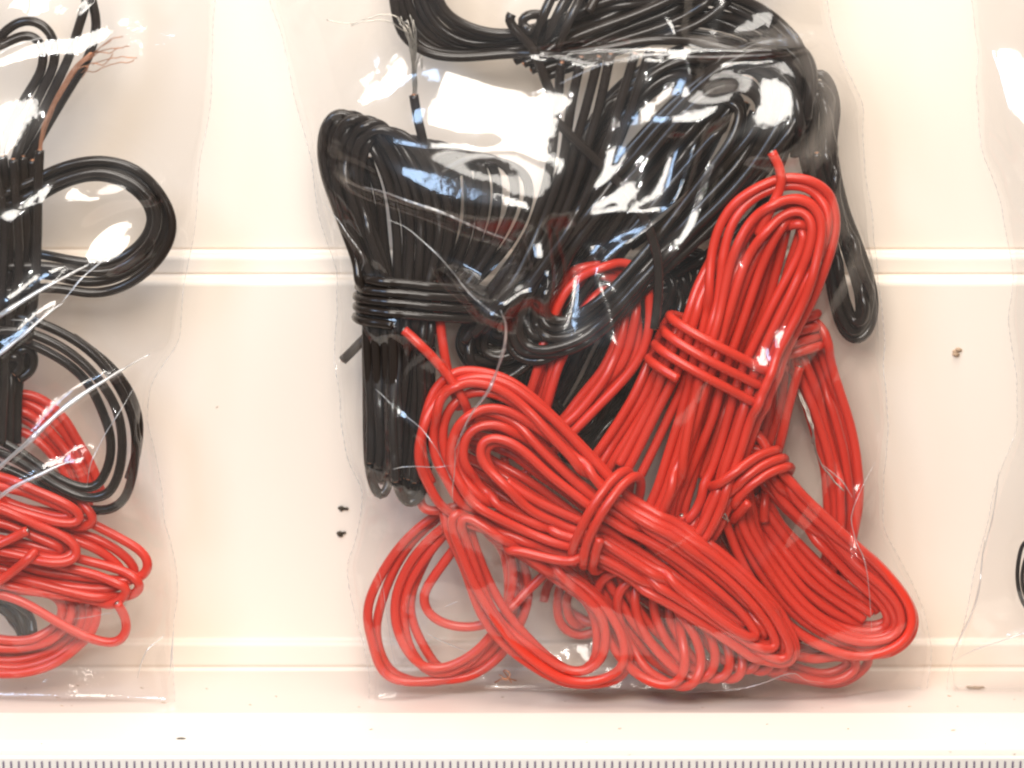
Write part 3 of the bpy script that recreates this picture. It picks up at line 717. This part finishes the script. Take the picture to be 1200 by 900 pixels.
# ------------------------------------------------------------------ the setting
def profile(name, pts, m, x0=-16, x1=16, n=2):
    V = []; F = []; k = len(pts)
    for x in np.linspace(x0, x1, n):
        for (y, z) in pts: V.append((x, y, z))
    for i in range(n-1):
        for j in range(k-1): F.append((i*k+j, (i+1)*k+j, (i+1)*k+j+1, i*k+j+1))
    o = mesh_obj(name, V, F, m); return o
def arc(cy, cz, r, a0, a1, n=6): return [(cy+r*math.cos(math.radians(a)), cz+r*math.sin(math.radians(a))) for a in np.linspace(a0, a1, n)]
zA = at(600, 299, 0.15)[2]; zB = at(600, 328, 0.0)[2]; zC = at(600, 750, 0.0)[2]
wall = [(0.42, 22), (0.33, zA+1.0), (0.3205, zA+0.08), (0.32, zA+0.05)] + arc(0.27, zA+0.05, 0.05, 0, -90)[::1] + arc(0.23, zA-0.07, 0.07, 90, 180) + \
       [(0.16, zA-0.08), (0.15, zB+0.08), (0.15, zB+0.05)] + arc(0.10, zB+0.05, 0.05, 0, -90) + arc(0.08, zB-0.08, 0.08, 90, 180) + \
       [(0.0, zB-0.09), (0.0, zB-0.5), (0.0, zC+0.5), (0.0, zC+0.08), (0.0, zC+0.05)] + arc(-0.04, zC+0.04, 0.04, 0, -90) + arc(-0.07, zC-0.05, 0.05, 90, 180) + [(-0.12, zC-0.08), (-0.12, 0.08), (-0.12, 0.05)] + arc(-0.17, 0.05, 0.05, 0, -90)
o = profile('back_wall', wall, M_WALL); tag(o, kind='structure')
yF = floor_at(600, 846)[1]
o = profile('floor', [(-0.17, 0.0), (-0.25, 0.0), (-1.2, 0.0), (yF+0.25, 0.0), (yF+0.06, 0.0)], M_FLOOR); tag(o, kind='structure')
rim = arc(yF+0.06, 0.05, 0.05, 270, 180, 5)+arc(yF-0.06, 0.07, 0.07, 0, 90, 6)+[(yF-0.07, 0.14), (yF-0.1, 0.1405), (yF-1.1, 0.1495), (yF-1.13, 0.15)]+arc(yF-1.15, 0.05, 0.10, 90, 180, 6)+[(yF-1.26, -3.5)]
o = profile('front_rim', rim, M_RIM); tag(o, kind='structure')
# ruler lying in front of the rim: millimetre marks printed in its material
def ruler_mat():
    nt = M_RULER.node_tree; N, L = nt.nodes, nt.links
    b = [n for n in N if n.type == 'BSDF_PRINCIPLED'][0]; src = b.inputs['Base Color'].links[0].from_socket
    tc = [n for n in N if n.type == 'TEX_COORD'][0]; sp = N.new('ShaderNodeSeparateXYZ'); L.new(tc.outputs['Object'], sp.inputs[0])
    def M(op, a, b_=None):
        n = N.new('ShaderNodeMath'); n.operation = op
        for i, v in enumerate((a, b_)):
            if v is None: continue
            if isinstance(v, (int, float)): n.inputs[i].default_value = v
            else: L.new(v, n.inputs[i])
        return n.outputs[0]
    x0 = at(4, 893, ry)[0]; pit = at(604+9.03, 893, ry)[0]-at(604, 893, ry)[0]
    t = M('DIVIDE', M('SUBTRACT', sp.outputs[0], float(x0)), float(pit))
    fr = M('ABSOLUTE', M('SUBTRACT', M('SUBTRACT', t, M('FLOOR', M('ADD', t, 0.5))), 0.0))
    on = M('LESS_THAN', fr, 0.13)
    k5 = M('FLOOR', M('ADD', t, 0.5)); q = M('ABSOLUTE', M('SUBTRACT', M('DIVIDE', k5, 5), M('FLOOR', M('ADD', M('DIVIDE', k5, 5), 0.5))))
    long_ = M('LESS_THAN', q, 0.05)
    y_edge = M('SUBTRACT', EZ, sp.outputs[2])
    on = M('MULTIPLY', on, M('GREATER_THAN', y_edge, 0.035))
    on = M('MULTIPLY', on, M('LESS_THAN', y_edge, M('ADD', 0.45, M('MULTIPLY', long_, 0.2))))
    mx = N.new('ShaderNodeMix'); mx.data_type = 'RGBA'; L.new(on, mx.inputs[0]); L.new(src, mx.inputs[6]); mx.inputs[7].default_value = (0.13, 0.09, 0.16, 1)
    L.new(mx.outputs[2], b.inputs['Base Color'])
ry = yF-1.42
rzt = float(at(600, 889, ry)[2]); EZ = rzt
ruler_mat()
ru = empty('ruler', (0, ry+0.05, rzt-2.5)); tag(ru, 'white ruler with fine dark millimetre marks along the bottom of the picture', 'ruler')
mb = MB(); mb.box(-15, 15, ry, ry+0.1, rzt-2.5, rzt)
mb.build('ruler_body', M_RULER, ru, False)

o = profile('table', [(yF-1.20, rzt-2.5), (yF-30, rzt-2.5)], M_TABLE); tag(o, kind='structure')
# crumbs
def crumb(name, label, px, py, s, seed, m, where='wall', cat='debris', stretch=1.0, rot=0):
    r = random.Random(seed)
    p = at(px, py, -0.01) if where == 'wall' else floor_at(px, py, 0.005 if where == 'floor' else 0.155)
    V = []; F = []; n = 8
    mb = MB()
    lobes = 3 if stretch == 1 else 1
    for q in range(lobes):
        ox = r.uniform(-1, 1)*s*0.9*(lobes > 1); oz = r.uniform(-1, 1)*s*0.6*(lobes > 1); ss = s*r.uniform(0.5, 0.9)
        L = ss*stretch; dx, dz = math.cos(rot)*L, math.sin(rot)*L
        k = 7; tt = np.linspace(-1, 1, k)
        if where == 'wall': Q = np.array([[p[0]+ox+dx*t, p[1]-ss*0.2, p[2]+oz+dz*t] for t in tt])
        else: Q = np.array([[p[0]+ox+dx*t, p[1]+oz*2+dz*t, p[2]+ss*0.3] for t in tt])
        Q += np.array([[r.uniform(-1, 1)*ss*0.12 for _ in range(3)] for _ in range(k)])
        mb.tube(Q, (0.05+np.sqrt(np.maximum(0, 1-tt**2)))*ss*0.6*(1 if stretch == 1 else 1.0/stretch*1.6), 7)
    o = mb.build(name, m); tag(o, label, cat, 'dark crumbs around the bags')
crumb('wire_sliver', 'tiny dark sliver lying on the front rim between the left and middle bags', 212, 866, 0.035, 14, M_CRUMB, 'rim', stretch=2.4, rot=0.05)
crumb('crumb', 'small dark crumb stuck to the wall left of the middle bag, upper of two', 403, 597, 0.055, 1, M_CRUMB)
crumb('crumb', 'larger round dark crumb stuck to the wall left of the middle bag, lower of two', 399, 627, 0.060, 2, M_CRUMB)
crumb('crumb', 'tan smudge of dirt on the wall right of the middle bag', 1122, 412, 0.06, 3, M_CRUMB2)
crumb('wire_sliver', 'short dark sliver lying on the floor by the right bag', 1143, 807, 0.07, 5, M_CRUMB2, 'floor', stretch=2.4, rot=0)
mb = MB(); r = random.Random(21)
for i in range(60):
    px = r.uniform(0, 1200); py = r.choice([r.uniform(800, 845), r.uniform(800, 845), r.uniform(848, 885), r.uniform(20, 780)])
    s = r.uniform(0.006, 0.015)
    if py > 847: p = floor_at(px, py, 0.152)
    elif py > 790: p = floor_at(px, py, 0.002)
    elif py > 335: p = at(px, py, -0.002)
    else: continue
    a = r.uniform(-0.6, 0.6); L = s*r.uniform(1, 2.5); up = 1 if py > 790 else 0
    Q = np.array([p+np.array([math.cos(a)*L*t, math.sin(a)*L*t*up, math.sin(a)*L*t*(1-up)]) for t in (-1, 0, 1)])
    mb.tube(Q, [s*.4, s*.6, s*.3], 5)
o = mb.build('dust', M_CRUMB2); tag(o, kind='stuff'); o['label'] = 'fine dark dust specks scattered on the cream plastic'

# ------------------------------------------------------------------ light
w = bpy.data.worlds.new('World'); scn.world = w; w.use_nodes = True
bg = w.node_tree.nodes['Background']; bg.inputs[0].default_value = (1.0, 0.93, 0.86, 1); bg.inputs[1].default_value = 0.14
def area(name, loc, target, sx, sy, power, colr):
    l = bpy.data.lights.new(name, 'AREA'); l.shape = 'RECTANGLE'; l.size = sx; l.size_y = sy; l.energy = power; l.color = colr
    o = bpy.data.objects.new(name, l); col.objects.link(o); o.location = loc
    o.rotation_euler = (Vector(target)-Vector(loc)).to_track_quat('-Z', 'Y').to_euler()
    return o
area('key_softbox', (-3, -30, 24), (0, -0.5, 6), 16, 13, 10800, (1.0, 0.94, 0.865))
area('top_softbox', (4, -10, 34), (0, -1.0, 4), 22, 14, 8500, (1.0, 0.94, 0.865))
area('cool_window', (-21, -29, 26), (0, -0.5, 6), 9, 12, 5600, (0.50, 0.70, 1.0))
area('camera_flash', (3, -49, 19), (0, -0.5, 5), 1.8, 1.3, 1500, (1.0, 0.97, 0.93))

# ------------------------------------------------------------------ camera
cam = bpy.data.cameras.new('Camera'); co = bpy.data.objects.new('Camera', cam); col.objects.link(co)
co.location = tuple(CAM); co.rotation_euler = (math.radians(90)-TH, 0, 0)
cam.sensor_width = 36; cam.lens = 36*D/(1200/PXU); cam.clip_start = 0.5; cam.clip_end = 500
cam.dof.use_dof = True; cam.dof.focus_distance = 50.0-1.0; cam.dof.aperture_fstop = 0.18
scn.camera = co
scn.view_settings.view_transform = 'Standard'; scn.view_settings.look = 'None'; scn.view_settings.exposure = 0.13; scn.view_settings.gamma = 1
scn.render.engine = 'CYCLES'
scn.cycles.transparent_max_bounces = 24; scn.cycles.max_bounces = 6; scn.cycles.diffuse_bounces = 3; scn.cycles.glossy_bounces = 4
scn.cycles.caustics_reflective = False; scn.cycles.caustics_refractive = False
scn.render.resolution_x = 1024; scn.render.resolution_y = 768
scn.cycles.filter_width = 2.2
